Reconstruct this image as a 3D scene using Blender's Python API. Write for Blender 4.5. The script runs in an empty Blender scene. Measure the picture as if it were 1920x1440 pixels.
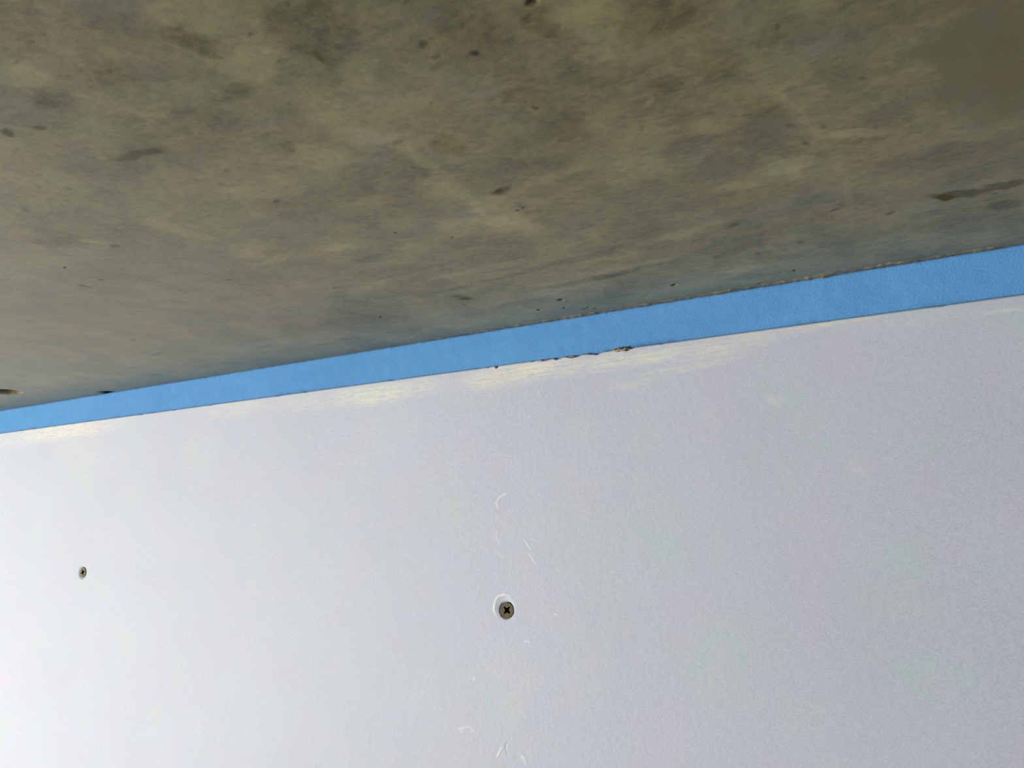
import bpy, bmesh, math
import numpy as np
from mathutils import Matrix, Vector

# ------------------------------------------------------------------ camera
CAM_LOC = (0.0, -0.35600, 2.39625)
CAM_AXES = ((0.864866,0.501550,-0.021310), (0.104533,-0.138411,0.984843), (0.490999,-0.853985,-0.172135))   # right, up, back
CEIL_Z = 2.5000
BOARD_TOP = 2.47919
SCREW_A = (-0.21049,2.34941)
SCREW_B = (-0.58530,2.36284)
DENT_A = (-0.21175,2.35043)
CHIP = (-0.21427,2.47857)
CHIP_RUN = (-0.18795, -0.13082)
LIP_START = -0.26313
PATCH = (0.01684,-0.15358,0.03391,0.01195,84.69058)

scn = bpy.context.scene
col = scn.collection
cam_data = bpy.data.cameras.new('camera')
cam_data.sensor_width = 36.0
cam_data.lens = 27.04
cam_data.clip_start = 0.01
cam = bpy.data.objects.new('camera', cam_data)
col.objects.link(cam)
rot = Matrix(CAM_AXES).transposed().to_4x4()
cam.matrix_world = Matrix.Translation(CAM_LOC) @ rot
scn.camera = cam

# ------------------------------------------------------------------ light
world = bpy.data.worlds.new('daylight')
scn.world = world
world.use_nodes = True
bg = world.node_tree.nodes['Background']
bg.inputs[0].default_value = (0.66, 0.77, 1.0, 1)
bg.inputs[1].default_value = 0.17

def area_light(name, loc, aim, sx, sy, power, colour):
    d = bpy.data.lights.new(name, 'AREA')
    d.shape = 'RECTANGLE'
    d.size, d.size_y, d.energy, d.color = sx, sy, power, colour
    o = bpy.data.objects.new(name, d)
    col.objects.link(o)
    o.location = loc
    o.rotation_euler = (Vector(aim) - Vector(loc)).to_track_quat('-Z', 'Z').to_euler()
    return o
area_light('window_daylight', (-2.75, -2.15, 1.72), (-0.3, 0.0, 2.45), 1.3, 1.2, 166, (1.0, 0.958, 0.875))
scn.view_settings.view_transform = 'Standard'
scn.view_settings.look = 'None'
scn.view_settings.gamma = 1.0
scn.view_settings.use_curve_mapping = False
scn.view_settings.exposure = -0.13

# ------------------------------------------------------------------ tables: marks on the surfaces, in metres
# (centre, centre, radius, radius, angle in degrees, strength ...)
CEILING_STAINS_AND_BOUNCE = [
    (-0.13138,-0.24505,0.00672,0.00487,163.3,0.50000,0.30000),
    (-0.17757,-0.26758,0.00768,0.00389,112.6,0.40000,0.00000),
    (-0.13127,-0.22282,0.00597,0.00389,143.1,0.35000,0.30000),
    (-0.17788,-0.19773,0.01037,0.00751,-167.2,0.45000,0.30000),
    (-0.16742,-0.24411,0.00478,0.00246,173.7,0.30000,0.60000),
    (-0.14997,-0.20340,0.00800,0.00637,-172.5,0.35000,0.60000),
    (-0.14155,-0.27168,0.00861,0.00529,169.8,-0.15000,-0.30000),
    (-0.15529,-0.24392,0.00684,0.00420,-162.9,0.30000,-0.10000),
    (-0.12666,-0.26445,0.00682,0.00407,-161.8,0.30000,0.20000),
    (-0.15115,-0.27662,0.00760,0.00452,-174.3,0.15000,-0.30000),
    (-0.16311,-0.27987,0.01112,0.00457,160.1,-0.25000,-0.20000),
    (-0.13374,-0.25832,0.00481,0.00346,-102.4,-0.50000,0.20000),
    (-0.11047,-0.24603,0.00992,0.00705,148.5,-0.40000,0.30000),
    (-0.18252,-0.26106,0.00533,0.00319,-179.7,-0.40000,0.00000),
    (-0.20920,-0.25828,0.00174,0.00136,172.2,-0.90000,0.00000),
    (-0.19959,-0.25487,0.00182,0.00101,-166.3,-0.70000,0.00000),
    (-0.19229,-0.23237,0.00866,0.00166,-164.2,-0.55000,0.00000),
    (-0.19714,-0.23157,0.01175,0.00751,-172.1,-0.15000,0.00000),
    (-0.14237,-0.23865,0.00633,0.00298,167.6,-0.40000,-0.20000),
    (-0.16405,-0.25909,0.00825,0.00505,-170.4,-0.20000,0.10000),
    (-0.15208,-0.26167,0.00834,0.00459,159.2,0.10000,0.40000),
    (-0.17118,-0.23347,0.01572,0.01069,169.5,-0.22000,0.00000),
    (-0.15288,-0.21290,0.00329,0.00197,144.3,-0.40000,0.60000),
    (-0.19685,-0.21226,0.00754,0.00529,176.4,0.20000,0.40000),
    (-0.19644,-0.24604,0.01576,0.00970,177.5,0.15000,0.00000),
    (-0.11573,-0.23896,0.00254,0.00078,105.3,-0.40000,0.10000),
    (-0.14486,-0.21677,0.00778,0.00540,148.9,0.10000,0.40000),
    (-0.17860,-0.18348,0.01197,0.00950,164.8,-0.20000,-0.10000),
    (-0.23421,-0.19468,0.00717,0.00517,-95.43501,0.30000,0.40000),
    (-0.23124,-0.18156,0.00720,0.00343,-121.0,0.35000,0.10000),
    (-0.22888,-0.16168,0.01127,0.00601,169.1,0.45000,0.10000),
    (-0.22525,-0.14892,0.00907,0.00261,173.9,0.45000,0.20000),
    (-0.26657,-0.19895,0.00351,0.00180,-134.4,0.50000,0.00000),
    (-0.24238,-0.20533,0.00253,0.00165,-179.0,0.40000,0.00000),
    (-0.19975,-0.14596,0.00877,0.00327,-164.1,0.40000,0.10000),
    (-0.27370,-0.20365,0.01179,0.00534,-154.5,-0.20000,0.00000),
    (-0.27214,-0.21035,0.01645,0.00956,-166.8,-0.12000,0.10000),
    (-0.10793,-0.22389,0.01288,0.00936,137.1,0.15000,-0.60000),
    (-0.13111,-0.20451,0.00664,0.00479,-156.8,0.45000,0.00000),
    (-0.11266,-0.23079,0.00674,0.00365,135.5,0.30000,0.40000),
    (-0.14034,-0.18264,0.01342,0.01111,143.2,-0.20000,-0.35000),
    (-0.13438,-0.16874,0.00742,0.00409,-84.47434,0.45000,0.50000),
    (-0.11523,-0.18892,0.00561,0.00310,-79.72806,-0.40000,0.50000),
    (-0.12504,-0.19329,0.01393,0.00190,98.04409,0.35000,0.20000),
    (-0.12897,-0.16620,0.02084,0.00229,99.57870,0.40000,0.10000),
    (-0.12977,-0.13528,0.01561,0.00656,-83.25450,0.50000,0.00000),
    (-0.14006,-0.13305,0.01153,0.00931,-145.4,0.45000,-0.10000),
    (-0.10670,-0.15419,0.01646,0.00287,166.4,0.35000,0.10000),
    (-0.09397,-0.15723,0.00938,0.00283,167.9,0.25000,0.10000),
    (-0.06625,-0.22135,0.00494,0.00244,-115.1,-0.45000,0.40000),
    (-0.06648,-0.22813,0.00334,0.00256,-143.5,-0.35000,0.30000),
    (-0.05644,-0.22089,0.00516,0.00425,-130.3,0.35000,0.30000),
    (-0.04734,-0.21215,0.00859,0.00650,92.17324,-0.40000,0.40000),
    (-0.06274,-0.20081,0.00974,0.00690,89.15620,-0.25000,-0.20000),
    (-0.06165,-0.20638,0.00411,0.00251,-167.1,0.50000,0.30000),
    (-0.05657,-0.20911,0.00525,0.00445,79.11923,0.25000,0.00000),
    (-0.09119,-0.18269,0.02134,0.01603,113.5,-0.22000,-0.05000),
    (-0.08501,-0.19966,0.00582,0.00370,-118.4,-0.20000,0.50000),
    (-0.09177,-0.21374,0.00807,0.00765,133.6,0.10000,-0.40000),
    (-0.08069,-0.22640,0.00816,0.00572,-148.6,-0.18000,0.00000),
    (-0.08309,-0.23117,0.00554,0.00457,128.6,-0.15000,-0.20000),
    (-0.11828,-0.15449,0.00338,0.00201,161.1,-0.70000,0.00000),
    (-0.12023,-0.14139,0.00327,0.00271,-139.8,-0.35000,-0.80000),
    (-0.10472,-0.14326,0.01110,0.01001,78.92428,0.15000,0.00000),
    (-0.16755,-0.11363,0.01502,0.00428,178.7,0.40000,0.00000),
    (-0.17784,-0.12788,0.01492,0.00402,-180.0,0.30000,0.10000),
    (-0.19487,-0.12009,0.01857,0.00327,-179.2,0.35000,0.10000),
    (-0.19298,-0.12900,0.01117,0.00238,175.0,-0.35000,-0.20000),
    (-0.16565,-0.14038,0.00564,0.00234,-178.0,-0.10000,-0.70000),
    (-0.19469,-0.14261,0.00718,0.00351,-177.9,0.35000,0.00000),
    (-0.07607,-0.14575,0.01122,0.00676,-167.8,0.25000,0.30000),
    (-0.10374,-0.09640,0.01290,0.00624,-110.2,0.20000,0.20000),
    (-0.13077,-0.09672,0.00861,0.00727,-129.6,0.30000,-0.10000),
    (-0.08284,-0.15849,0.01091,0.00908,89.79947,0.05000,0.20000),
    (-0.06802,-0.17812,0.00868,0.00679,94.40335,0.10000,0.30000),
    (-0.06006,-0.16293,0.00966,0.00696,91.88236,-0.05000,0.30000),
    (-0.05212,-0.18612,0.00416,0.00315,-125.7,-0.35000,0.30000),
    (0.01677,-0.15616,0.03419,0.01191,85.33744,-0.35000,-0.05000),  # darker olive patch, same spot as PATCH
    (0.02025,-0.14885,0.01955,0.00428,85.58291,-0.12000,0.50000),
    (-0.02660,-0.15356,0.01656,0.00130,-98.99863,0.30000,0.20000),
    (-0.03626,-0.12452,0.00574,0.00469,177.0,0.60000,0.10000),
    (-0.03453,-0.11690,0.00705,0.00181,-95.78786,0.30000,0.10000),
    (-0.01432,-0.13461,0.00729,0.00250,-150.8,0.60000,-0.10000),
    (-0.04665,-0.16064,0.00756,0.00332,-173.8,0.45000,0.50000),
    (-0.05355,-0.11661,0.00668,0.00385,-155.3,0.35000,0.30000),
    (-0.01640,-0.18636,0.00917,0.00560,79.80143,0.12000,-0.50000),
    (-0.01154,-0.18105,0.00709,0.00409,80.22618,0.05000,-0.40000),
    (-0.00739,-0.18943,0.00421,0.00263,-114.7,0.20000,0.50000),
    (-0.01205,-0.18590,0.01310,0.00626,88.58617,-0.05000,-0.10000),
    (-0.02982,-0.20335,0.00823,0.00590,75.08027,0.10000,0.00000),
    (-0.04380,-0.19151,0.01142,0.00599,101.0,0.15000,0.50000),
    (-0.03418,-0.16912,0.00849,0.00484,-137.1,0.20000,0.50000),
    (-0.01870,-0.15332,0.00915,0.00540,-130.5,0.10000,0.10000),
    (-0.03953,-0.18884,0.00705,0.00465,90.74550,-0.25000,0.30000),
    (-0.03299,-0.16234,0.00623,0.00427,-120.7,-0.20000,0.40000),
    (-0.01613,-0.13069,0.00902,0.00225,-150.1,-0.30000,0.50000),
    (-0.04446,-0.14943,0.00822,0.00573,-123.9,-0.10000,0.50000),
    (-0.00365,-0.11194,0.02344,0.00994,-148.3,-0.10000,0.20000),
    (0.00994,-0.06913,0.00785,0.00355,-166.4,-0.90000,0.00000),
    (0.02354,-0.06981,0.00603,0.00291,-164.6,-0.75000,0.00000),
    (0.02362,-0.04908,0.00581,0.00334,-163.9,-0.50000,0.00000),
    (0.00369,-0.07059,0.00659,0.00186,-132.2,-0.50000,0.00000),
    (-0.00522,-0.16480,0.00913,0.00333,86.69192,0.10000,0.50000),
    (-0.07640,-0.08502,0.01197,0.00438,176.7,0.50000,0.30000),
    (-0.06888,-0.08330,0.01075,0.00247,161.7,-0.30000,-0.10000),
    (-0.06222,-0.06220,0.01182,0.00759,-172.3,-0.10000,-0.20000),
    (-0.02354,-0.08024,0.02635,0.00134,95.11065,0.18000,0.10000),
    (-0.01907,-0.10472,0.01445,0.00732,-136.2,0.10000,0.20000),
    (-0.00459,-0.09541,0.01358,0.00615,-165.0,0.10000,0.00000),
    (-0.04319,-0.10599,0.01347,0.00713,-155.5,-0.12000,0.30000),
    (-0.25202,-0.06322,0.03429,0.01978,146.1,-0.30000,-0.40000),
    (-0.27981,-0.02616,0.02294,0.01014,174.7,-0.10000,-0.30000),
    (-0.16587,-0.09247,0.03102,0.00242,179.5,0.35000,-0.10000),
    (-0.16206,-0.07678,0.03455,0.00261,178.2,-0.35000,-0.10000),
    (-0.14881,-0.07677,0.02816,0.00257,178.1,0.35000,-0.10000),
    (-0.13116,-0.08165,0.02982,0.00293,173.6,-0.30000,0.00000),
    (-0.13672,-0.05975,0.02074,0.00343,176.0,0.30000,-0.20000),
    (-0.15902,-0.04757,0.02849,0.00374,175.2,0.35000,-0.30000),
    (-0.12886,-0.05447,0.02808,0.00279,175.9,-0.35000,-0.10000),
    (-0.17411,-0.06592,0.02564,0.00350,176.8,-0.15000,-0.10000),
    (-0.19472,-0.06126,0.00496,0.00247,-118.5,-0.60000,0.30000),
    (-0.17283,-0.02705,0.02682,0.00700,177.6,0.15000,-0.20000),
    (-0.11154,-0.06037,0.01623,0.00342,-178.4,0.25000,-0.20000),
    (-0.11378,-0.07794,0.01092,0.00384,-172.1,0.30000,0.00000),
    (-0.19853,-0.10129,0.02351,0.00173,176.1,0.30000,0.00000),
    (-0.09421,-0.09345,0.01211,0.00440,-176.8,-0.15000,0.00000),
    (-0.07218,-0.02981,0.00880,0.00231,-173.6,0.50000,-0.20000),
    (-0.06765,-0.03936,0.00355,0.00244,-119.0,0.40000,-0.20000),
    (-0.06804,-0.01817,0.01341,0.00325,-174.3,-0.30000,0.00000),
    (-0.05350,-0.04556,0.00755,0.00146,-107.5,0.30000,0.00000),
    (-0.04376,-0.04283,0.00477,0.00270,178.4,0.30000,-0.20000),
    (-0.32038,-0.19170,0.02100,0.01054,163.4,0.10000,-0.20000),
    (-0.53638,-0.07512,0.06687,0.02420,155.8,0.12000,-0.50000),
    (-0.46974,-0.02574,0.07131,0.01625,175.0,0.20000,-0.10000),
    (-0.57090,-0.04897,0.01320,0.00620,179.3,0.40000,0.20000),
    (-0.26873,-0.12996,0.02260,0.01678,164.3,0.00000,0.20000),
    (-0.34132,-0.15907,0.02523,0.01238,158.2,0.05000,0.10000),
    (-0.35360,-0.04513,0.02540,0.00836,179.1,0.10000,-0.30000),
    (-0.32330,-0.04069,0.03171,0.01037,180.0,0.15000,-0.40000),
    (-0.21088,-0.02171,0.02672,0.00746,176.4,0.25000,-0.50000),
    (-0.49258,-0.03025,0.18700,0.02995,178.9,0.26000,-0.50000),  # from here on: foam's bounce light along the joint, painted as pale bluish bands
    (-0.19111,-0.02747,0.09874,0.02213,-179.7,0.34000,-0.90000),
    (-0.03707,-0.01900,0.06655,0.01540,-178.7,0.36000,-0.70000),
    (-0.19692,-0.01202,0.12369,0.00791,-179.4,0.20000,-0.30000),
]
CEILING_PORES = [
    (-0.16367,-0.27629,0.00072,0.00035,-160.1,0.70000),
    (-0.17466,-0.27385,0.00099,0.00039,159.2,0.60000),
    (-0.15959,-0.26756,0.00096,0.00049,161.0,0.40000),
    (-0.16005,-0.26098,0.00103,0.00060,165.1,0.60000),
    (-0.14858,-0.26463,0.00088,0.00041,154.0,0.50000),
    (-0.12207,-0.25325,0.00099,0.00053,146.0,0.60000),
    (-0.10791,-0.25617,0.00104,0.00061,144.3,0.60000),
    (-0.11602,-0.23865,0.00136,0.00049,101.3,0.40000),
    (-0.15239,-0.22050,0.00124,0.00068,144.3,0.50000),
    (-0.17881,-0.21165,0.00160,0.00112,161.6,0.60000),
    (-0.18792,-0.20605,0.00166,0.00136,157.7,0.50000),
    (-0.18375,-0.18785,0.00142,0.00109,164.0,0.70000),
    (-0.23676,-0.23477,0.00182,0.00069,156.7,0.50000),
    (-0.22956,-0.22920,0.00142,0.00089,115.0,0.60000),
    (-0.25703,-0.22760,0.00209,0.00116,148.9,0.60000),
    (-0.25697,-0.22107,0.00533,0.00073,174.5,0.50000),
    (-0.25045,-0.20047,0.00210,0.00136,-174.1,0.40000),
    (-0.26434,-0.19143,0.00226,0.00148,-177.4,0.70000),
    (-0.09231,-0.23115,0.00137,0.00105,133.2,0.80000),
    (-0.09284,-0.22538,0.00103,0.00084,132.8,0.70000),
    (-0.08497,-0.22215,0.00122,0.00100,-130.0,0.85000),
    (-0.05573,-0.21524,0.00093,0.00067,103.3,0.50000),
    (-0.09883,-0.24308,0.00092,0.00066,140.7,0.40000),
    (-0.08459,-0.19397,0.00127,0.00068,-111.5,0.80000),
    (-0.10554,-0.20992,0.00102,0.00054,127.4,0.60000),
    (-0.12498,-0.19845,0.00189,0.00105,177.0,0.70000),
    (-0.11637,-0.19298,0.00133,0.00092,-150.5,0.50000),
    (-0.13136,-0.18376,0.00143,0.00094,131.0,0.50000),
    (-0.06682,-0.17737,0.00113,0.00069,105.5,0.50000),
    (-0.06464,-0.16932,0.00149,0.00071,107.0,0.50000),
    (-0.11900,-0.15496,0.00248,0.00157,151.0,0.60000),
    (-0.11848,-0.13971,0.00068,0.00036,117.8,0.90000),
    (-0.12121,-0.13821,0.00057,0.00054,82.78593,0.90000),
    (-0.06540,-0.23080,0.00109,0.00082,-144.2,0.90000),
    (-0.06695,-0.21535,0.00062,0.00056,-109.6,0.50000),
    (-0.15426,-0.12963,0.00066,0.00040,125.1,0.90000),
    (-0.16921,-0.14465,0.00059,0.00052,-168.4,0.90000),
    (-0.16499,-0.14124,0.00059,0.00053,-165.5,0.60000),
    (-0.02396,-0.19549,0.00140,0.00064,95.25869,0.70000),
    (-0.01027,-0.16343,0.00135,0.00068,85.12562,0.60000),
    (-0.02951,-0.14876,0.00179,0.00064,-116.7,0.60000),
    (-0.02211,-0.14338,0.00164,0.00048,-101.2,0.60000),
    (-0.01485,-0.13844,0.00106,0.00062,78.39668,0.50000),
    (-0.00955,-0.13508,0.00108,0.00061,77.45499,0.50000),
    (-0.02789,-0.13518,0.00203,0.00059,-107.4,0.70000),
    (-0.03418,-0.12901,0.00155,0.00096,-129.9,0.40000),
    (-0.00724,-0.14703,0.00094,0.00047,82.88326,0.50000),
    (-0.00160,-0.14803,0.00092,0.00046,81.15331,0.60000),
    (-0.02817,-0.07769,0.00172,0.00095,150.0,0.80000),
    (-0.01145,-0.06396,0.00198,0.00107,128.9,0.80000),
    (-0.06187,-0.08311,0.00186,0.00133,131.4,0.70000),
    (-0.04410,-0.05026,0.00213,0.00118,129.9,0.70000),
    (-0.03439,-0.18960,0.00091,0.00057,90.66503,0.40000),
    (-0.03569,-0.19838,0.00082,0.00045,97.40545,0.30000),
    (-0.01964,-0.14148,0.00083,0.00052,-123.9,0.40000),
    (-0.03317,-0.13277,0.00164,0.00039,-104.6,0.50000),
    (0.02002,-0.06364,0.00199,0.00060,-104.5,0.60000),
    (-0.05295,-0.01432,0.00125,0.00063,90.62661,0.90000),
    (-0.07658,-0.05168,0.00223,0.00156,81.31108,0.60000),
    (-0.06132,-0.04620,0.00300,0.00099,-97.19400,0.40000),
    (-0.62678,-0.04687,0.00985,0.00883,168.5,0.95000),
    (-0.57015,0.00308,0.00743,0.00548,-82.59989,1.00000),
    (-0.25008,-0.05549,0.00129,0.00049,130.5,1.00000),
    (-0.17566,-0.02176,0.00132,0.00081,114.3,1.00000),
    (-0.15819,-0.03197,0.00152,0.00126,97.47792,1.00000),
    (-0.16701,-0.03463,0.00108,0.00081,-178.0,0.80000),
    (-0.16309,-0.01797,0.00101,0.00059,112.0,0.90000),
    (-0.15545,-0.01031,0.00083,0.00058,104.6,1.00000),
    (-0.15348,-0.01138,0.00092,0.00063,105.2,1.00000),
    (-0.15053,-0.00814,0.00102,0.00053,110.0,0.90000),
    (-0.10419,-0.02359,0.00171,0.00119,107.2,0.90000),
    (-0.01915,-0.00124,0.00277,0.00172,161.4,0.96000),
    (-0.03680,-0.00173,0.00129,0.00126,-178.8,0.90000),
    (0.00586,-0.00086,0.00305,0.00094,-178.5,0.90000),
    (-0.06889,-0.00369,0.00235,0.00087,180.0,0.90000),
    (-0.16338,-0.05866,0.00083,0.00061,113.5,0.80000),
    (-0.20915,-0.04961,0.00118,0.00106,124.3,0.50000),
    (-0.20114,-0.05114,0.00157,0.00133,-143.4,0.70000),
    (-0.19508,-0.05934,0.00250,0.00165,-113.4,0.70000),
    (-0.23377,-0.10630,0.00244,0.00094,177.4,0.60000),
    (-0.30362,-0.18785,0.00097,0.00055,166.6,0.90000),
    (-0.32082,-0.16901,0.00254,0.00148,-98.14733,0.70000),
    (-0.30700,-0.17066,0.00123,0.00079,-171.5,0.80000),
    (-0.32100,-0.18534,0.00364,0.00114,-95.95844,0.30000),
    (-0.26270,-0.14085,0.00186,0.00070,177.9,0.80000),
    (-0.24956,-0.11989,0.00121,0.00092,-165.4,0.60000),
    (-0.26657,-0.11339,0.00149,0.00101,-158.0,0.40000),
    (-0.26254,-0.16912,0.00670,0.00039,162.8,0.30000),
    (-0.33323,-0.15773,0.01337,0.00030,162.7,0.30000),
    (-0.33904,-0.13062,0.00429,0.00135,-134.0,0.40000),
    (-0.32735,-0.12495,0.00303,0.00097,-167.2,0.30000),
    (-0.39742,-0.12539,0.00604,0.00133,-178.7,0.35000),
    (-0.38430,-0.14207,0.00585,0.00112,-172.2,0.30000),
    (-0.40405,-0.13570,0.00338,0.00153,-114.4,0.30000),
    (-0.39601,-0.09551,0.00287,0.00133,152.1,0.60000),
    (-0.39532,-0.07490,0.00826,0.00124,165.3,0.40000),
    (-0.41706,-0.06499,0.00612,0.00152,176.7,0.60000),
    (-0.42850,-0.05152,0.00813,0.00199,-168.4,0.40000),
    (-0.46718,-0.04742,0.00671,0.00221,174.9,0.30000),
    (-0.42095,-0.03557,0.00940,0.00164,178.0,0.40000),
    (-0.47768,-0.02420,0.00697,0.00215,-176.3,0.50000),
    (-0.45773,-0.02413,0.00333,0.00243,172.7,0.30000),
    (-0.34983,-0.04244,0.00881,0.00131,179.4,0.50000),
    (-0.31671,-0.02582,0.00520,0.00141,175.3,0.50000),
    (-0.39040,-0.04578,0.00458,0.00141,179.2,0.30000),
    (-0.40339,-0.02277,0.00598,0.00136,-172.0,0.40000),
    (-0.25520,-0.07164,0.00303,0.00093,101.2,0.50000),
    (-0.25184,-0.05929,0.00446,0.00205,-122.4,0.35000),
    (-0.29518,-0.02900,0.00673,0.00143,-166.2,0.40000),
    (-0.30371,-0.01483,0.00498,0.00151,-107.1,0.40000),
    (-0.30083,-0.01101,0.00144,0.00063,132.2,0.80000),
    (-0.26213,-0.02909,0.00123,0.00087,132.4,0.50000),
    (-0.22879,-0.01892,0.00222,0.00073,147.0,0.50000),
    (-0.50359,-0.07417,0.00303,0.00119,154.9,0.50000),
    (-0.11529,-0.00156,0.00154,0.00097,-165.4,0.30000),
    (-0.13537,-0.02082,0.00265,0.00089,-176.2,0.30000),
    (-0.12688,-0.02153,0.00310,0.00106,-144.1,0.30000),
    (-0.10065,-0.00583,0.00351,0.00109,-176.1,0.25000),
]
WIPE_MARKS = [
    (-0.62501,2.47394,0.05132,0.00576,-179.9,0.90000),
    (-0.59327,2.45385,0.02869,0.01657,171.1,0.22000),
    (-0.46020,2.44958,0.01566,0.01345,122.9,0.18000),
    (-0.69590,2.47283,0.03286,0.00561,179.7,0.35000),
    (-0.42363,2.47460,0.03127,0.00522,-180.0,0.35000),
    (-0.29536,2.47211,0.03015,0.00460,-178.8,0.85000),
    (-0.34960,2.47307,0.02709,0.00486,-179.8,0.30000),
    (-0.31842,2.46943,0.01697,0.00335,-179.6,0.35000),
    (-0.21992,2.47202,0.01538,0.00393,-178.9,0.75000),
    (-0.19621,2.47527,0.02256,0.00472,-178.0,1.00000),
    (-0.17234,2.47307,0.01221,0.00372,-178.1,0.60000),
    (-0.14824,2.47356,0.01147,0.00362,-176.1,0.70000),
    (-0.12829,2.47383,0.02186,0.00297,-179.4,0.75000),
    (-0.09893,2.47353,0.02024,0.00286,-179.4,0.60000),
    (-0.09304,2.46635,0.00996,0.00102,-178.8,0.50000),
    (-0.10720,2.46571,0.01549,0.00130,-178.7,0.50000),
    (-0.07865,2.47723,0.01917,0.00254,-178.6,0.45000),
    (-0.09661,2.46987,0.01509,0.00155,-179.0,0.50000),
    (-0.04600,2.47804,0.01316,0.00121,-179.6,0.70000),
    (-0.03293,2.47779,0.01056,0.00071,-179.6,0.60000),
    (-0.05510,2.47691,0.01797,0.00147,-179.5,0.40000),
    (0.02341,2.47286,0.00710,0.00065,178.5,0.45000),
    (-0.06800,2.44498,0.00277,0.00193,173.8,0.35000),
    (-0.03668,2.41311,0.00413,0.00313,-179.6,0.20000),
    (-0.09848,2.44152,0.00251,0.00075,175.0,0.40000),
    (-0.13450,2.46191,0.01106,0.00270,-176.8,0.30000),
    (-0.01245,2.47496,0.02370,0.00276,-179.3,0.15000),
]
SCRATCHES = [
    ([(-0.21485,2.40259), (-0.21581,2.40487), (-0.21443,2.40681), (-0.21240,2.40843), (-0.20941,2.40946)], 0.00039, 0.80),
    ([(-0.21600,2.39560), (-0.21494,2.39838)], 0.00036, 0.30),
    ([(-0.21490,2.38500), (-0.21617,2.38723), (-0.21546,2.38945)], 0.00048, 0.40),
    ([(-0.19935,2.38520), (-0.19720,2.38248), (-0.19538,2.38032)], 0.00034, 0.60),
    ([(-0.19670,2.37816), (-0.19457,2.37575), (-0.19308,2.37335)], 0.00045, 0.50),
    ([(-0.21569,2.37864), (-0.21278,2.37645)], 0.00036, 0.40),
    ([(-0.21783,2.27746), (-0.21652,2.27965), (-0.21521,2.28210)], 0.00043, 1.20),
    ([(-0.21333,2.28156), (-0.21266,2.28367), (-0.21010,2.28599)], 0.00043, -1.00),
    ([(-0.21299,2.28261), (-0.21213,2.27943)], 0.00043, -1.00),
    ([(-0.24083,2.28823), (-0.23747,2.28912), (-0.23413,2.29000)], 0.00040, 0.60),
    ([(-0.23414,2.28895), (-0.23152,2.28767)], 0.00036, 0.50),
    ([(-0.20228,2.27891), (-0.20173,2.27649)], 0.00055, 0.80),
    ([(-0.20379,2.27946), (-0.20290,2.27833)], 0.00056, 0.60),
    ([(-0.23951,2.28679), (-0.23881,2.28897)], 0.00046, 0.40),
    ([(-0.23180,2.31292), (-0.23044,2.31463)], 0.00042, 0.70),
    ([(-0.18843,2.46341), (-0.18790,2.45992)], 0.00029, 0.50),
    ([(-0.18288,2.34892), (-0.18112,2.34797)], 0.00027, 0.70),
    ([(-0.20012,2.33460), (-0.19796,2.33420)], 0.00039, 0.70),
    ([(-0.19555,2.38518), (-0.19302,2.38571), (-0.19151,2.38409)], 0.00037, 0.30),
    ([(-0.09909,2.40981), (-0.09693,2.40875)], 0.00033, 0.30),
]


# ------------------------------------------------------------------ helpers
def hash2(ix, iy, seed):
    h = (ix.astype(np.int64) * 374761393 + iy.astype(np.int64) * 668265263 + seed * 1442695041) & 0xffffffff
    h = ((h ^ (h >> 13)) * 1274126177) & 0xffffffff
    return ((h ^ (h >> 16)) & 0xffff) / 65535.0
def vnoise(x, y, seed=0):
    ix, iy = np.floor(x), np.floor(y)
    fx, fy = x - ix, y - iy
    fx, fy = fx * fx * (3 - 2 * fx), fy * fy * (3 - 2 * fy)
    a, b = hash2(ix, iy, seed), hash2(ix + 1, iy, seed)
    c, d = hash2(ix, iy + 1, seed), hash2(ix + 1, iy + 1, seed)
    return (a + (b - a) * fx) * (1 - fy) + (c + (d - c) * fx) * fy
def fbm(x, y, octaves=4, seed=0):
    s, a, t = 0, 1.0, 0
    for k in range(octaves):
        s = s + a * vnoise(x * 2 ** k + 17.3 * k, y * 2 ** k - 9.1 * k, seed + k)
        t += a
        a *= 0.55
    return s / t - 0.5

def ellipse(X, Y, wx, wy, e, soft):
    """1 inside, fading to 0 outside an ellipse; wx, wy are warped coordinates."""
    cx, cy, ra, rb, ang = e[:5]
    m = (np.abs(X - cx) < ra * 2.2) & (np.abs(Y - cy) < ra * 2.2)
    i = np.nonzero(m)
    if not len(i[0]):
        return i, np.zeros(0)
    a = math.radians(ang)
    dx, dy = wx[i] - cx, wy[i] - cy
    u = (dx * math.cos(a) + dy * math.sin(a)) / ra
    v = (-dx * math.sin(a) + dy * math.cos(a)) / rb
    r = np.sqrt(u * u + v * v)
    t = np.clip((1 + soft - r) / (2 * soft), 0, 1)
    return i, t * t * (3 - 2 * t)

def lines(spec):
    """grid lines from (start, end, step at start, step at end) runs"""
    out = []
    for a, b, s0, s1 in spec:
        n = max(1, int(round((b - a) / ((s0 + s1) / 2))))
        t = np.linspace(0, 1, n + 1)[:-1]
        # position with linearly changing step
        out.append(a + (b - a) * (s0 * t + (s1 - s0) * t * t / 2) / (s0 + (s1 - s0) / 2))
    out.append([spec[-1][1]])
    return np.concatenate(out)

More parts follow.
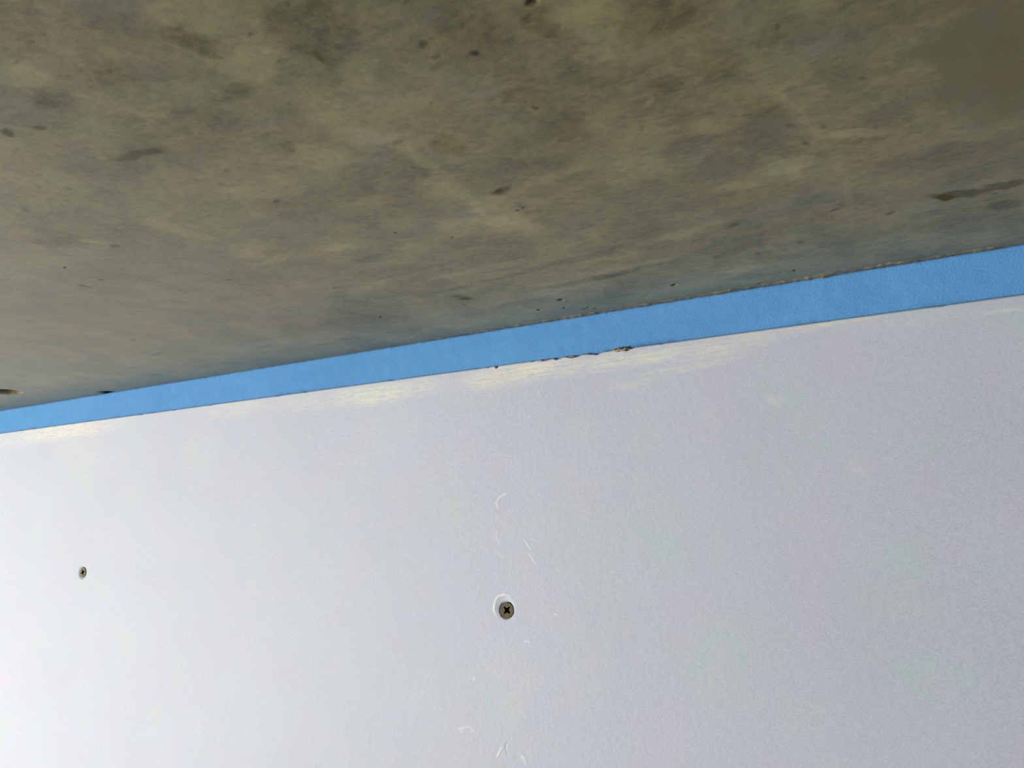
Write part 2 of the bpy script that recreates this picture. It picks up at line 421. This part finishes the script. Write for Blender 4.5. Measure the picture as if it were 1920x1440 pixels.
def grid_mesh(name, P, attrs, mat, flip=False):
    """P: (nu, nv, 3) front surface"""
    nu, nv = P.shape[:2]
    me = bpy.data.meshes.new(name)
    idx = np.arange(nu * nv, dtype=np.int32).reshape(nu, nv)
    q = np.stack([idx[:-1, :-1], idx[1:, :-1], idx[1:, 1:], idx[:-1, 1:]], -1).reshape(-1, 4)
    if flip:
        q = q[:, ::-1]
    me.vertices.add(nu * nv)
    me.vertices.foreach_set('co', P.reshape(-1).astype(np.float32))
    me.loops.add(q.size)
    me.loops.foreach_set('vertex_index', np.ascontiguousarray(q).reshape(-1))
    me.polygons.add(len(q))
    me.polygons.foreach_set('loop_start', np.arange(0, q.size, 4, dtype=np.int32))
    me.polygons.foreach_set('use_smooth', np.ones(len(q), dtype=bool))
    me.update(calc_edges=True)
    for k, v in attrs.items():
        a = me.attributes.new(k, 'FLOAT', 'POINT')
        a.data.foreach_set('value', v.reshape(-1).astype(np.float32))
    me.materials.append(mat)
    return me

def close_back(me, nu, nv, depth_axis, depth):
    """give the grid a back and sides so that it is a solid slab"""
    bm = bmesh.new()
    bm.from_mesh(me)
    bm.verts.ensure_lookup_table()
    ring = [i * nv for i in range(nu)] + [(nu - 1) * nv + j for j in range(1, nv)] \
        + [i * nv + nv - 1 for i in range(nu - 2, -1, -1)] + [j for j in range(nv - 2, 0, -1)]
    ring = [bm.verts[r] for r in ring]
    back = []
    for r in ring:
        c = r.co.copy()
        c[depth_axis] = depth
        back.append(bm.verts.new(c))
    n = len(ring)
    for k in range(n):
        a, b = ring[k], ring[(k + 1) % n]
        bm.faces.new((b, a, back[k], back[(k + 1) % n]))
    cc = Vector((0, 0, 0))
    for b in back:
        cc += b.co
    cc /= n
    cc[depth_axis] = depth
    m = bm.verts.new(cc)
    for k in range(n):
        bm.faces.new((back[(k + 1) % n], back[k], m))
    bm.to_mesh(me)
    bm.free()

def link(name, me, parent=None):
    o = bpy.data.objects.new(name, me)
    col.objects.link(o)
    if parent:
        o.parent = parent
    return o
def from_bm(name, bm, mat, parent=None, smooth=False):
    me = bpy.data.meshes.new(name)
    bmesh.ops.recalc_face_normals(bm, faces=bm.faces)
    if smooth:
        for f in bm.faces:
            f.smooth = True
    bm.to_mesh(me)
    bm.free()
    me.materials.append(mat)
    return link(name, me, parent)

class Nodes:
    """small wrapper for writing node materials"""
    def __init__(self, name):
        self.mat = bpy.data.materials.new(name)
        self.mat.use_nodes = True
        self.t = self.mat.node_tree
        self.bsdf = self.t.nodes['Principled BSDF']
        self.coord = self.t.nodes.new('ShaderNodeTexCoord').outputs['Object']
    def put(self, socket, v):
        if isinstance(v, bpy.types.NodeSocket):
            self.t.links.new(v, socket)
        elif isinstance(v, (tuple, list)) and len(v) == 3 and socket.type == 'RGBA':
            socket.default_value = (*v, 1)
        else:
            socket.default_value = v
    def noise(self, scale, detail=3, rough=0.55, stretch=(1, 1, 1), rot=(0, 0, 0), shift=(0, 0, 0), distort=0, coord=None):
        m = self.t.nodes.new('ShaderNodeMapping')
        m.inputs['Scale'].default_value = stretch
        m.inputs['Rotation'].default_value = rot
        m.inputs['Location'].default_value = shift
        self.t.links.new(coord or self.coord, m.inputs[0])
        n = self.t.nodes.new('ShaderNodeTexNoise')
        n.inputs['Scale'].default_value = scale
        n.inputs['Detail'].default_value = detail
        n.inputs['Roughness'].default_value = rough
        n.inputs['Distortion'].default_value = distort
        self.t.links.new(m.outputs[0], n.inputs['Vector'])
        return n.outputs['Fac']
    def voronoi(self, scale, feature='F1', out='Distance', stretch=(1, 1, 1)):
        m = self.t.nodes.new('ShaderNodeMapping')
        m.inputs['Scale'].default_value = stretch
        self.t.links.new(self.coord, m.inputs[0])
        n = self.t.nodes.new('ShaderNodeTexVoronoi')
        n.feature = feature
        n.inputs['Scale'].default_value = scale
        self.t.links.new(m.outputs[0], n.inputs['Vector'])
        return n.outputs[out]
    def attr(self, name):
        n = self.t.nodes.new('ShaderNodeAttribute')
        n.attribute_name = name
        return n.outputs['Fac']
    def math(self, op, a, b=0.0, clamp=False):
        n = self.t.nodes.new('ShaderNodeMath')
        n.operation = op
        n.use_clamp = clamp
        self.put(n.inputs[0], a)
        self.put(n.inputs[1], b)
        return n.outputs[0]
    def rng(self, v, a, b, c=0.0, d=1.0, smooth=True):
        n = self.t.nodes.new('ShaderNodeMapRange')
        n.interpolation_type = 'SMOOTHSTEP' if smooth else 'LINEAR'
        for k, x in zip(range(5), (v, a, b, c, d)):
            self.put(n.inputs[k], x)
        return n.outputs[0]
    def mix(self, fac, a, b, mode='MIX'):
        n = self.t.nodes.new('ShaderNodeMix')
        n.data_type = 'RGBA'
        n.blend_type = mode
        self.put(n.inputs['Factor'], fac)
        self.put(n.inputs['A'], a)
        self.put(n.inputs['B'], b)
        return n.outputs['Result']
    def bright(self, colour, k):
        """colour * k"""
        n = self.t.nodes.new('ShaderNodeVectorMath')
        n.operation = 'SCALE'
        self.put(n.inputs[0], colour)
        self.put(n.inputs['Scale'], k)
        return n.outputs[0]
    def bump(self, height, dist, strength=1.0, normal=None):
        n = self.t.nodes.new('ShaderNodeBump')
        n.inputs['Distance'].default_value = dist
        n.inputs['Strength'].default_value = strength
        self.put(n.inputs['Height'], height)
        if normal:
            self.t.links.new(normal, n.inputs['Normal'])
        return n.outputs[0]
    def finish(self, colour, rough, normal=None, **kw):
        self.put(self.bsdf.inputs['Base Color'], colour)
        self.put(self.bsdf.inputs['Roughness'], rough)
        if normal:
            self.t.links.new(normal, self.bsdf.inputs['Normal'])
        for k, v in kw.items():
            self.put(self.bsdf.inputs[k.replace('_', ' ')], v)
        return self.mat

# ------------------------------------------------------------------ materials
def concrete_material():
    N = Nodes('stained concrete')
    big = N.noise(28, 3, 0.5, (1, 0.8, 1), distort=0.4)
    mid = N.noise(105, 5, 0.62, (0.8, 1, 1), distort=0.3, shift=(3, 1, 0))
    fine = N.noise(420, 4, 0.65, (0.8, 1, 1))
    grit = N.noise(2600, 3, 0.7)
    hue_a = N.noise(30, 4, 0.55, shift=(7, 2, 0), distort=0.3)
    hue_b = N.noise(38, 4, 0.55, shift=(1, 9, 0), distort=0.3)
    trowel = N.noise(30, 4, 0.6, (1.0, 9, 1), rot=(0, 0, 0.05), shift=(2, 5, 0))
    tone, warm, pore, calm = N.attr('tone'), N.attr('warm'), N.attr('pore'), N.attr('calm')
    c = N.mix(N.rng(hue_a, 0.35, 0.65), (0.198, 0.168, 0.076), (0.178, 0.167, 0.074))
    c = N.mix(N.rng(hue_b, 0.50, 0.72, 0, 0.7), c, (0.208, 0.166, 0.082))
    c = N.mix(N.rng(hue_b, 0.48, 0.26, 0, 0.7), c, (0.170, 0.156, 0.108))
    # blotches of every size, fading out in the smooth patch
    k = N.math('ADD', N.rng(big, 0.4, 0.6, -0.12, 0.12), N.rng(mid, 0.45, 0.56, -0.10, 0.08))
    k = N.math('ADD', k, N.rng(fine, 0.38, 0.62, -0.10, 0.10))
    k = N.math('ADD', k, N.rng(trowel, 0.3, 0.7, -0.035, 0.035, False))
    k = N.math('MULTIPLY', k, N.math('SUBTRACT', 1.0, N.math('MULTIPLY', calm, 0.85)))
    k = N.math('ADD', k, N.rng(grit, 0.3, 0.7, -0.07, 0.07, False))
    fleck = N.noise(300, 3, 0.6, (0.6, 1, 1), shift=(4, 4, 0), distort=0.5)
    k = N.math('ADD', k, N.math('MULTIPLY', N.rng(fleck, 0.63, 0.72, 0, -0.22), N.math('SUBTRACT', 1.0, calm)))
    k = N.math('ADD', k, N.math('MULTIPLY', N.rng(fleck, 0.37, 0.28, 0, 0.16), N.math('SUBTRACT', 1.0, calm)))
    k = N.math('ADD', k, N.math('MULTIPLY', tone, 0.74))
    k = N.math('ADD', k, 1.0)
    c = N.bright(c, N.math('MAXIMUM', k, 0.5))
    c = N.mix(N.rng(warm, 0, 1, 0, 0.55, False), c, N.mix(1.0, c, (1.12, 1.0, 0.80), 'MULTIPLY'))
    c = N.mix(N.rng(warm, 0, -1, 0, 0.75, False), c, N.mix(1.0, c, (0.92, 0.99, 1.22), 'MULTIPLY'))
    c = N.mix(N.math('MULTIPLY', pore, 0.9, True), c, (0.030, 0.026, 0.014))
    h = N.math('ADD', N.math('MULTIPLY', mid, 0.6), N.math('MULTIPLY', fine, 0.3))
    h = N.math('ADD', h, N.math('MULTIPLY', grit, 0.10))
    return N.finish(c, 0.38, N.bump(h, 0.0009, 0.25), Specular_IOR_Level=N.math('SUBTRACT', N.math('ADD', 0.34, N.math('MULTIPLY', 0.35, N.math('MINIMUM', tone, 0.0)), True), N.math('MULTIPLY', pore, 0.35)))

def board_material():
    N = Nodes('lining paper of the plasterboard')
    fib = N.noise(1400, 4, 0.75, (0.7, 1, 1))
    felt = N.noise(330, 4, 0.6)
    cloud = N.noise(16, 2, 0.5)
    hue_a = N.noise(22, 2, 0.5, shift=(3, 0, 7))
    hue_b = N.noise(27, 2, 0.5, shift=(9, 0, 1))
    wipe, torn, chip = N.attr('wipe'), N.attr('torn'), N.attr('chip')
    base = (0.426, 0.472, 0.602)
    c = N.mix(N.rng(hue_a, 0.42, 0.68, 0, 0.8), base, (0.415, 0.500, 0.580))
    c = N.mix(N.rng(hue_b, 0.48, 0.70, 0, 0.8), c, (0.465, 0.462, 0.596))
    c = N.mix(N.rng(hue_b, 0.46, 0.26, 0, 0.7), c, (0.462, 0.492, 0.555))
    k = N.math('ADD', N.rng(fib, 0.3, 0.7, -0.13, 0.13, False), N.rng(felt, 0.3, 0.7, -0.03, 0.03, False))
    k = N.math('ADD', k, N.rng(cloud, 0.3, 0.7, -0.02, 0.02, False))
    fleck = N.rng(N.noise(700, 2, 0.5, (0.6, 1, 1), shift=(1, 2, 3)), 0.70, 0.78, 0, 0.10)
    k = N.math('ADD', N.math('ADD', k, fleck), 1.0)
    c = N.bright(c, k)
    # cream rub marks laid down in strokes along the edge
    stroke = N.noise(60, 5, 0.68, (1.0, 1, 14), rot=(0, 0.012, 0), shift=(2, 0, 4))
    speck = N.noise(480, 3, 0.6, (0.5, 1, 1))
    w = N.math('MULTIPLY', wipe, N.rng(N.math('ADD', N.math('MULTIPLY', stroke, 0.7), N.math('MULTIPLY', speck, 0.3)), 0.36, 0.58))
    c = N.mix(N.math('MULTIPLY', w, 0.85, True), c, (0.71, 0.695, 0.56))
    c = N.mix(torn, c, (0.93, 0.92, 0.84))
    c = N.mix(chip, c, (0.10, 0.085, 0.06))
    h = N.math('ADD', N.math('MULTIPLY', fib, 0.5), N.math('MULTIPLY', felt, 0.5))
    return N.finish(c, 0.70, N.bump(h, 0.0005, 0.26), Specular_IOR_Level=1.0, IOR=1.66)

def foam_material():
    N = Nodes('blue extruded foam')
    cell = N.voronoi(1500)
    fine = N.noise(1300, 3, 0.6)
    cloud = N.noise(26, 3, 0.5, (1, 1, 2))
    spark = N.rng(N.noise(1700, 1, 0.5, shift=(4, 4, 4)), 0.73, 0.80)
    c = N.mix(N.rng(cloud, 0.3, 0.7), (0.100, 0.308, 0.645), (0.116, 0.335, 0.690))
    k = N.math('ADD', N.rng(fine, 0.3, 0.7, -0.07, 0.07, False), 1.0)
    c = N.bright(c, k)
    c = N.mix(N.math('MULTIPLY', spark, 0.35), c, (0.50, 0.72, 0.93))
    edge_shade = N.math('MULTIPLY', N.attr('edge_shade'), N.rng(N.noise(160, 4, 0.6), 0.35, 0.6))
    c = N.mix(edge_shade, c, (0.05, 0.13, 0.27))  # contact shade painted as a darker blue along the foam edges
    return N.finish(c, 0.8, N.bump(N.math('ADD', cell, fine), 0.0003, 0.3), Specular_IOR_Level=0.15)

def plain(name, c, rough, amount=0.15, scale=300, metallic=0.0, c2=None, bump=0.0002):
    N = Nodes(name)
    n1 = N.noise(scale, 4, 0.65)
    n2 = N.noise(scale * 0.37, 3, 0.6, shift=(5, 3, 1))
    k = N.rng(n1, 0.3, 0.7, 1 - amount, 1 + amount, False)
    cc = N.mix(N.rng(n2, 0.4, 0.62), c, c2) if c2 else c
    return N.finish(N.bright(cc, k), rough, N.bump(n1, bump, 0.4), Metallic=metallic)

M_CONC, M_BOARD, M_FOAM = concrete_material(), board_material(), foam_material()
M_LIP = plain('sandy cement slurry', (0.24, 0.20, 0.13), 0.85, 0.35, 900, c2=(0.13, 0.12, 0.09))
M_TORN = plain('torn brown paper', (0.36, 0.28, 0.16), 0.8, 0.3, 900, c2=(0.20, 0.17, 0.12))
M_DUST = plain('dark grit', (0.035, 0.032, 0.028), 0.8, 0.4, 1500)
M_SCREW = plain('tarnished zinc', (0.140, 0.122, 0.078), 0.6, 0.3, 1600, metallic=0.15, c2=(0.115, 0.092, 0.055), bump=0.0001)
M_RECESS = plain('painted shade in the recess', (0.010, 0.009, 0.012), 0.95, 0.3, 2000)  # slot is the same metal; the shade of its depth is painted black
M_RECESS.node_tree.nodes['Principled BSDF'].inputs['Specular IOR Level'].default_value = 0.0
M_SCREW.node_tree.nodes['Principled BSDF'].inputs['Specular IOR Level'].default_value = 0.2
M_FLOOR = plain('grey brown screed', (0.30, 0.26, 0.20), 0.8, 0.15, 9, c2=(0.26, 0.23, 0.19), bump=0.002)

# ------------------------------------------------------------------ floor
bm = bmesh.new()
bmesh.ops.create_cube(bm, size=1.0, matrix=Matrix.Translation((-0.6, -1.6, -0.05)) @ Matrix.Diagonal((4.4, 3.9, 0.1, 1)))
bmesh.ops.bevel(bm, geom=bm.edges[:], offset=0.004, segments=1, affect='EDGES')
floor = from_bm('floor', bm, M_FLOOR)
floor['kind'] = 'structure'

# ------------------------------------------------------------------ ceiling: soffit of the concrete slab
xs = lines([(-2.4, -1.0, 0.2, 0.02), (-1.0, -0.76, 0.02, 0.002), (-0.76, 0.06, 0.0009, 0.00042), (0.06, 0.3, 0.002, 0.02), (0.3, 1.2, 0.02, 0.2)])
ys = lines([(-2.6, -0.5, 0.2, 0.02), (-0.5, -0.31, 0.01, 0.001), (-0.31, 0.003, 0.00045, 0.0006), (0.003, 0.062, 0.01, 0.02)])
X, Y = np.meshgrid(xs, ys, indexing='ij')
w1, w2 = fbm(X * 90, Y * 90, 4, 11), fbm(X * 90, Y * 90, 4, 23)
v1, v2 = fbm(X * 500, Y * 500, 3, 31), fbm(X * 500, Y * 500, 3, 47)
tone, warm, pore, depth = (np.zeros_like(X) for _ in range(4))
for e in CEILING_STAINS_AND_BOUNCE:
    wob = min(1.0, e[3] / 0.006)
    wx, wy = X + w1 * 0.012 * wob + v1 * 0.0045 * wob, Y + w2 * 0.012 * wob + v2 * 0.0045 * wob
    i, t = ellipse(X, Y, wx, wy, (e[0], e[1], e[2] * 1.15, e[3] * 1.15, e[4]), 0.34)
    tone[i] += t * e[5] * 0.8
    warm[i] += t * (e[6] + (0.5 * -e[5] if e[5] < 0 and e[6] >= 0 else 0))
for e in CEILING_PORES:
    wob = min(1.0, e[3] / 0.0009) * min(1.0, e[2] / 0.0012)
    wx, wy = X + v1 * 0.0012 * wob, Y + v2 * 0.0012 * wob
    i, t = ellipse(X, Y, wx, wy, e, 0.45)
    pore[i] = np.maximum(pore[i], t * (e[5] ** 2 if e[5] < 0.95 else 1.0) * (0.9 if e[5] < 0.85 else 1))
    depth[i] = np.maximum(depth[i], t * min(e[2], e[3]) * (0.7 if e[5] > 0.85 else 0.12) * e[5])
calm_i, calm_t = ellipse(X, Y, X + w1 * 0.01, Y + w2 * 0.01, PATCH, 0.35)
calm = np.zeros_like(X)
calm[calm_i] = calm_t
calm = np.maximum(calm, 0.45 * np.clip((-0.16 - X + 0.15 * np.clip(-0.1 - Y, 0, 1) * 4) / 0.25, 0, 1) * np.clip((Y + 0.26) / 0.12, 0, 1))
Z = np.full_like(X, CEIL_Z) + depth + fbm(X * 25, Y * 25, 3, 5) * 0.0006 * np.clip(-Y / 0.02, 0, 1)
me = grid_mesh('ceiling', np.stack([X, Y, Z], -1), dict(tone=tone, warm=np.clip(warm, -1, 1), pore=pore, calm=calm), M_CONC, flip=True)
close_back(me, len(xs), len(ys), 2, CEIL_Z + 0.18)
ceiling = link('ceiling', me)
ceiling['kind'] = 'structure'

# ------------------------------------------------------------------ wall: plasterboard sheet below the joint
xs = lines([(-2.4, -1.0, 0.2, 0.02), (-1.0, -0.76, 0.02, 0.002), (-0.76, -0.592, 0.0018, 0.0016), (-0.592, -0.579, 0.0005, 0.0005), (-0.579, -0.238, 0.0016, 0.0014), (-0.238, -0.185, 0.0003, 0.0003),
            (-0.185, -0.1, 0.0006, 0.0008), (-0.1, 0.06, 0.0013, 0.0013), (0.06, 0.3, 0.003, 0.02), (0.3, 1.2, 0.02, 0.2)])
zs = lines([(0.004, 1.9, 0.3, 0.06), (1.9, 2.26, 0.05, 0.001), (2.26, BOARD_TOP - 0.012, 0.00038, 0.00038), (BOARD_TOP - 0.012, BOARD_TOP, 0.0005, 0.0003)])
X, Z = np.meshgrid(xs, zs, indexing='ij')
w1, w2 = fbm(X * 60, Z * 60, 4, 3), fbm(X * 60, Z * 60, 4, 8)
wipe, torn, chip = (np.zeros_like(X) for _ in range(3))
out = fbm(X * 12, Z * 12, 2, 70) * 0.0004 + fbm(X * 700, Z * 700, 2, 71) * 0.00006     # height towards the room
for e in WIPE_MARKS:
    i, t = ellipse(X, Z, X + w1 * 0.01, Z + w2 * 0.004, (e[0], e[1], e[2] * 1.25, e[3] * 1.25, e[4]), 0.7)
    wipe[i] = np.maximum(wipe[i], t * e[5])
for pts, wd, hh in SCRATCHES:
    for (ax, az), (bx_, bz) in zip(pts[:-1], pts[1:]):
        m = (X > min(ax, bx_) - 0.004) & (X < max(ax, bx_) + 0.004) & (Z > min(az, bz) - 0.004) & (Z < max(az, bz) + 0.004)
        i = np.nonzero(m)
        px, pz = X[i] - ax, Z[i] - az
        dx, dz = bx_ - ax, bz - az
        s = np.clip((px * dx + pz * dz) / (dx * dx + dz * dz), 0, 1)
        d = np.hypot(px - s * dx, pz - s * dz)
        t = np.exp(-(d / max(wd, 0.00035)) ** 2)
        out[i] += t * hh * 0.00010
        if hh > 0:
            torn[i] = np.maximum(torn[i], t * min(1, hh) * 0.55)
# the hollow pressed in around the larger screw, with a raised paper burr on its upper left
dx, dz = X - DENT_A[0], Z - DENT_A[1]
r, an = np.hypot(dx, dz), np.arctan2(dz, dx)
rw = r * (1 + 0.03 * np.sin(an * 2 + 1) + 0.015 * np.sin(an * 5)) + fbm(X * 600, Z * 600, 3, 18) * 0.0007
t = np.clip((0.0066 - rw) / 0.0034, 0, 1)
out -= t * t * (3 - 2 * t) * 0.0004
r2 = np.hypot(X - SCREW_A[0] + 0.0004, Z - SCREW_A[1]) + fbm(X * 500, Z * 500, 3, 19) * 0.0006
t = np.clip((0.0048 - r2) / 0.0011, 0, 1)
out -= t * t * (3 - 2 * t) * 0.0012
side = np.clip(np.cos(an - math.radians(140)) * 1.3 + 0.1, 0, 1)
burr = np.exp(-((rw - 0.0067) / 0.0005) ** 2) * side * (0.7 + 0.6 * fbm(X * 900, Z * 900, 2, 9))
out += burr * 0.00022
torn = np.maximum(torn, np.clip(burr, 0, 1) * 0.9)
for sx, sz in (SCREW_A, SCREW_B):       # the hole each screw is driven into
    t = np.clip((0.0036 - np.hypot(X - sx, Z - sz)) / 0.0006, 0, 1)
    out -= t * 0.0085
r = np.hypot(X - SCREW_B[0], Z - SCREW_B[1])
t = np.clip((0.0056 - r) / 0.0016, 0, 1)
out -= t * t * (3 - 2 * t) * 0.0006
# a crumbled hole and a frayed run at the top edge of the sheet
r = np.hypot(X - CHIP[0], (Z - CHIP[1] - 0.0002) * 1.1) + fbm(X * 900, Z * 900, 2, 77) * 0.0006
t = np.clip((0.0011 - r) / 0.0005, 0, 1)
out -= t * 0.003
chip = np.maximum(chip, t)
edge = BOARD_TOP - Z
fray = np.clip((X - CHIP_RUN[0]) / 0.006, 0, 1) * np.clip((CHIP_RUN[1] - X) / 0.006, 0, 1)
drop = fray * np.clip(fbm(X * 260, X * 0, 3, 13) + 0.15, 0, 1) * 0.0022 + np.clip(fbm(X * 160, X * 0 + 3, 3, 15) - 0.17, 0, 1) * 0.0015
soft = np.clip(1 - edge / 0.006, 0, 1)
Zd = Z - drop * soft
out -= np.clip(1 - edge / 0.0006, 0, 1) * 0.0005
chip = np.maximum(chip, np.clip(1 - edge / 0.0008, 0, 1) * fray * 0.8)
me = grid_mesh('wall_back', np.stack([X, -out, Zd], -1), dict(wipe=wipe, torn=torn, chip=chip), M_BOARD, flip=False)
close_back(me, len(xs), len(zs), 1, 0.0125)
wall = link('wall_back', me)
wall['kind'] = 'structure'

# sliver of brown paper curling off the frayed edge (part of the sheet)
rng = np.random.default_rng(4)
bm = bmesh.new()
def ribbon(bm, x0, x1, n, z_mid, half, y0, curl, seed):
    top, bot, back = [], [], []
    for k in range(n + 1):
        s = k / n
        x = x0 + (x1 - x0) * s
        h = half * (math.sin(math.pi * s) ** 0.6 * 0.9 + 0.1) * (0.6 + 0.8 * float(vnoise(np.array(s * 9.0), np.array(0.0), seed)))
        z = z_mid + (float(vnoise(np.array(s * 7.0), np.array(3.0), seed)) - 0.5) * half
        y = y0 - curl * math.sin(math.pi * s)
        top.append(bm.verts.new((x, y + 0.0012, z + h)))
        bot.append(bm.verts.new((x, y, z - h)))
        back.append(bm.verts.new((x, y + 0.0022, z - h * 0.4)))
    for k in range(n):
        bm.faces.new((bot[k], bot[k + 1], top[k + 1], top[k]))
        bm.faces.new((top[k], top[k + 1], back[k + 1], back[k]))
        bm.faces.new((back[k], back[k + 1], bot[k + 1], bot[k]))
    bm.faces.new((bot[0], top[0], back[0]))
    bm.faces.new((bot[n], back[n], top[n]))
L = CHIP_RUN[1] - CHIP_RUN[0]
ribbon(bm, CHIP_RUN[0] + L * 0.72, CHIP_RUN[0] + L * 0.93, 18, BOARD_TOP - 0.0002, 0.0009, -0.0001, 0.0005, 2)
ribbon(bm, CHIP_RUN[0] + L * 0.0, CHIP_RUN[0] + L * 0.13, 12, BOARD_TOP - 0.0003, 0.0006, 0.0001, 0.0002, 5)
ribbon(bm, CHIP_RUN[0] + L * 0.22, CHIP_RUN[0] + L * 0.42, 12, BOARD_TOP - 0.0004, 0.0004, 0.0001, 0.0002, 8)
p = from_bm('torn_paper', bm, M_TORN, wall, True)
p['label'] = 'brown torn paper slivers along the board edge'

# ------------------------------------------------------------------ blue foam filler strip in the joint
xs = lines([(-2.4, -1.0, 0.2, 0.02), (-1.0, -0.76, 0.02, 0.003), (-0.76, 0.06, 0.0016, 0.001), (0.06, 1.2, 0.003, 0.15)])
fz = np.linspace(0, 1, 40)
X, T = np.meshgrid(xs, fz, indexing='ij')
z0, z1 = BOARD_TOP - 0.0045, CEIL_Z + 0.0006
edge = np.minimum(T, 1 - T)
wave = fbm(X * 18, X * 0, 3, 51)
Yf = 0.0018 + 0.0006 * wave + fbm(X * 220, T * 5, 3, 52) * 0.00025 + np.clip(1 - (1 - T) / 0.06, 0, 1) ** 2 * 0.0011 \
    + np.clip(0.10 - (1 - T), 0, 1) * fbm(X * 500, X * 0, 2, 53) * 0.006
edge_shade = np.clip(1 - np.abs(T - (0.0045 - 0.0002) / (z1 - z0)) / 0.12, 0, 1) * np.clip(fbm(X * 40, X * 0, 3, 55) * 2.4 + 0.15, 0, 1) * 0.8  # contact shadow above the board edge, painted in and broken by noise
edge_shade = np.maximum(edge_shade, np.clip(1 - (1 - T) / 0.08, 0, 1) * np.clip(fbm(X * 60, X * 0, 3, 57) * 2 + 0.1, 0, 1) * 0.7)  # same painted darkening along the top crease
me = grid_mesh('foam_strip', np.stack([X, Yf, z0 + (z1 - z0) * T], -1), dict(edge_shade=edge_shade), M_FOAM, flip=False)
close_back(me, len(xs), len(fz), 1, 0.0120)
foam = link('foam_strip', me)
foam['label'] = 'bright blue foam filler strip squeezed between concrete ceiling and white board'
foam['category'] = 'foam strip'

# cement slurry that ran over the top of the foam (part of the slab)
bm = bmesh.new()
prev = None
x = LIP_START
step = 0.0007
k = 0
while x < 0.09:
    s = min(1.0, (x - LIP_START) / 0.03)
    a = float(fbm(np.array(x * 95.0), np.array(0.3), 4, 61))
    b = float(fbm(np.array(x * 420.0), np.array(0.9), 3, 63))
    hang = max(0.00004, (0.00018 + a * 0.0010 + b * 0.0007) * s)
    ring = [bm.verts.new((x, -0.0035 - a * 0.002, CEIL_Z + 0.0002)), bm.verts.new((x, -0.0006, CEIL_Z - hang * 0.55)),
            bm.verts.new((x, 0.0012, CEIL_Z - hang)), bm.verts.new((x, 0.0036, CEIL_Z - hang * 0.9)), bm.verts.new((x, 0.0036, CEIL_Z + 0.0004))]
    if prev:
        for q in range(5):
            bm.faces.new((prev[q], prev[(q + 1) % 5], ring[(q + 1) % 5], ring[q]))
    else:
        bm.faces.new(ring)
    prev = ring
    x += step
bm.faces.new(prev[::-1])
p = from_bm('cement_lip', bm, M_LIP, ceiling, True)
p['label'] = 'thin sandy line of cement along the foam'

# ------------------------------------------------------------------ countersunk cross head screws
def make_screw(name, loc, radius, spin, tilt_x, tilt_z, label):
    """built with its axis along -Y (head towards the room)"""
    root = bpy.data.objects.new(name, None)
    col.objects.link(root)
    root.empty_display_size = 0.004
    root.location = loc
    root.rotation_euler = (tilt_x, 0, tilt_z)
    root['label'] = label
    root['category'] = 'screw'
    root['group'] = 'screws driven into the white board'
    R = radius
    # outline of the cross, with rounded arm ends
    a, l = R * 0.125, R * 0.56
    pts = []
    for q in range(4):
        t = q * math.pi / 2
        c, s = math.cos(t), math.sin(t)
        loc_pts = [(a * 1.9, -a * 1.25), (l * 0.85, -a), (l, -a * 0.75), (l * 1.06, 0), (l, a * 0.75), (l * 0.85, a), (a * 1.9, a * 1.25)]
        pts += [(u * c - v * s, u * s + v * c) for u, v in loc_pts]
    pts = [(u * math.cos(spin) - v * math.sin(spin), u * math.sin(spin) + v * math.cos(spin)) for u, v in pts]
    n = 56
    bm = bmesh.new()
    circ = [(math.cos(2 * math.pi * k / n), math.sin(2 * math.pi * k / n)) for k in range(n)]
    rim = [bm.verts.new((R * 0.90 * u, 0.0, R * 0.90 * v)) for u, v in circ]
    hole = [bm.verts.new((u, 0.00006, v)) for u, v in pts]
    ed = [bm.edges.new((rim[k], rim[(k + 1) % n])) for k in range(n)] + [bm.edges.new((hole[k], hole[(k + 1) % len(hole)])) for k in range(len(hole))]
    bmesh.ops.triangle_fill(bm, edges=ed, use_beauty=True)
    last = rim
    for rr, yy in ((0.97, 0.00012), (1.0, 0.00035), (0.985, 0.0006), (0.80, 0.0011), (0.58, 0.0022), (0.46, 0.0036), (0.43, 0.0100)):
        cur = [bm.verts.new((R * rr * u, yy, R * rr * v)) for u, v in circ]
        for k in range(n):
            bm.faces.new((last[k], last[(k + 1) % n], cur[(k + 1) % n], cur[k]))
        last = cur
    bm.faces.new(last[::-1])
    from_bm('screw_head', bm, M_SCREW, root)
    bm = bmesh.new()
    h0 = [bm.verts.new((u, 0.00006, v)) for u, v in pts]
    h1 = [bm.verts.new((u * 0.80, 0.0013, v * 0.80)) for u, v in pts]
    for k in range(len(pts)):
        bm.faces.new((h0[k], h0[(k + 1) % len(pts)], h1[(k + 1) % len(pts)], h1[k]))
    tip = bm.verts.new((0, 0.0021, 0))
    for k in range(len(pts)):
        bm.faces.new((h1[k], h1[(k + 1) % len(pts)], tip))
    from_bm('cross_recess', bm, M_RECESS, root)['label'] = 'cross slot, its shade painted black'
    return root
make_screw('drywall_screw', (SCREW_A[0], -0.0003, SCREW_A[1]), 0.0040, math.radians(48), math.radians(-2), math.radians(5),
           'round brown cross head screw in a small dented hollow near the middle of the board')
make_screw('drywall_screw', (SCREW_B[0], 0.0001, SCREW_B[1]), 0.0040, math.radians(20), 0.0, 0.0,
           'small dark cross head screw sunk flush at the bright left end of the board')
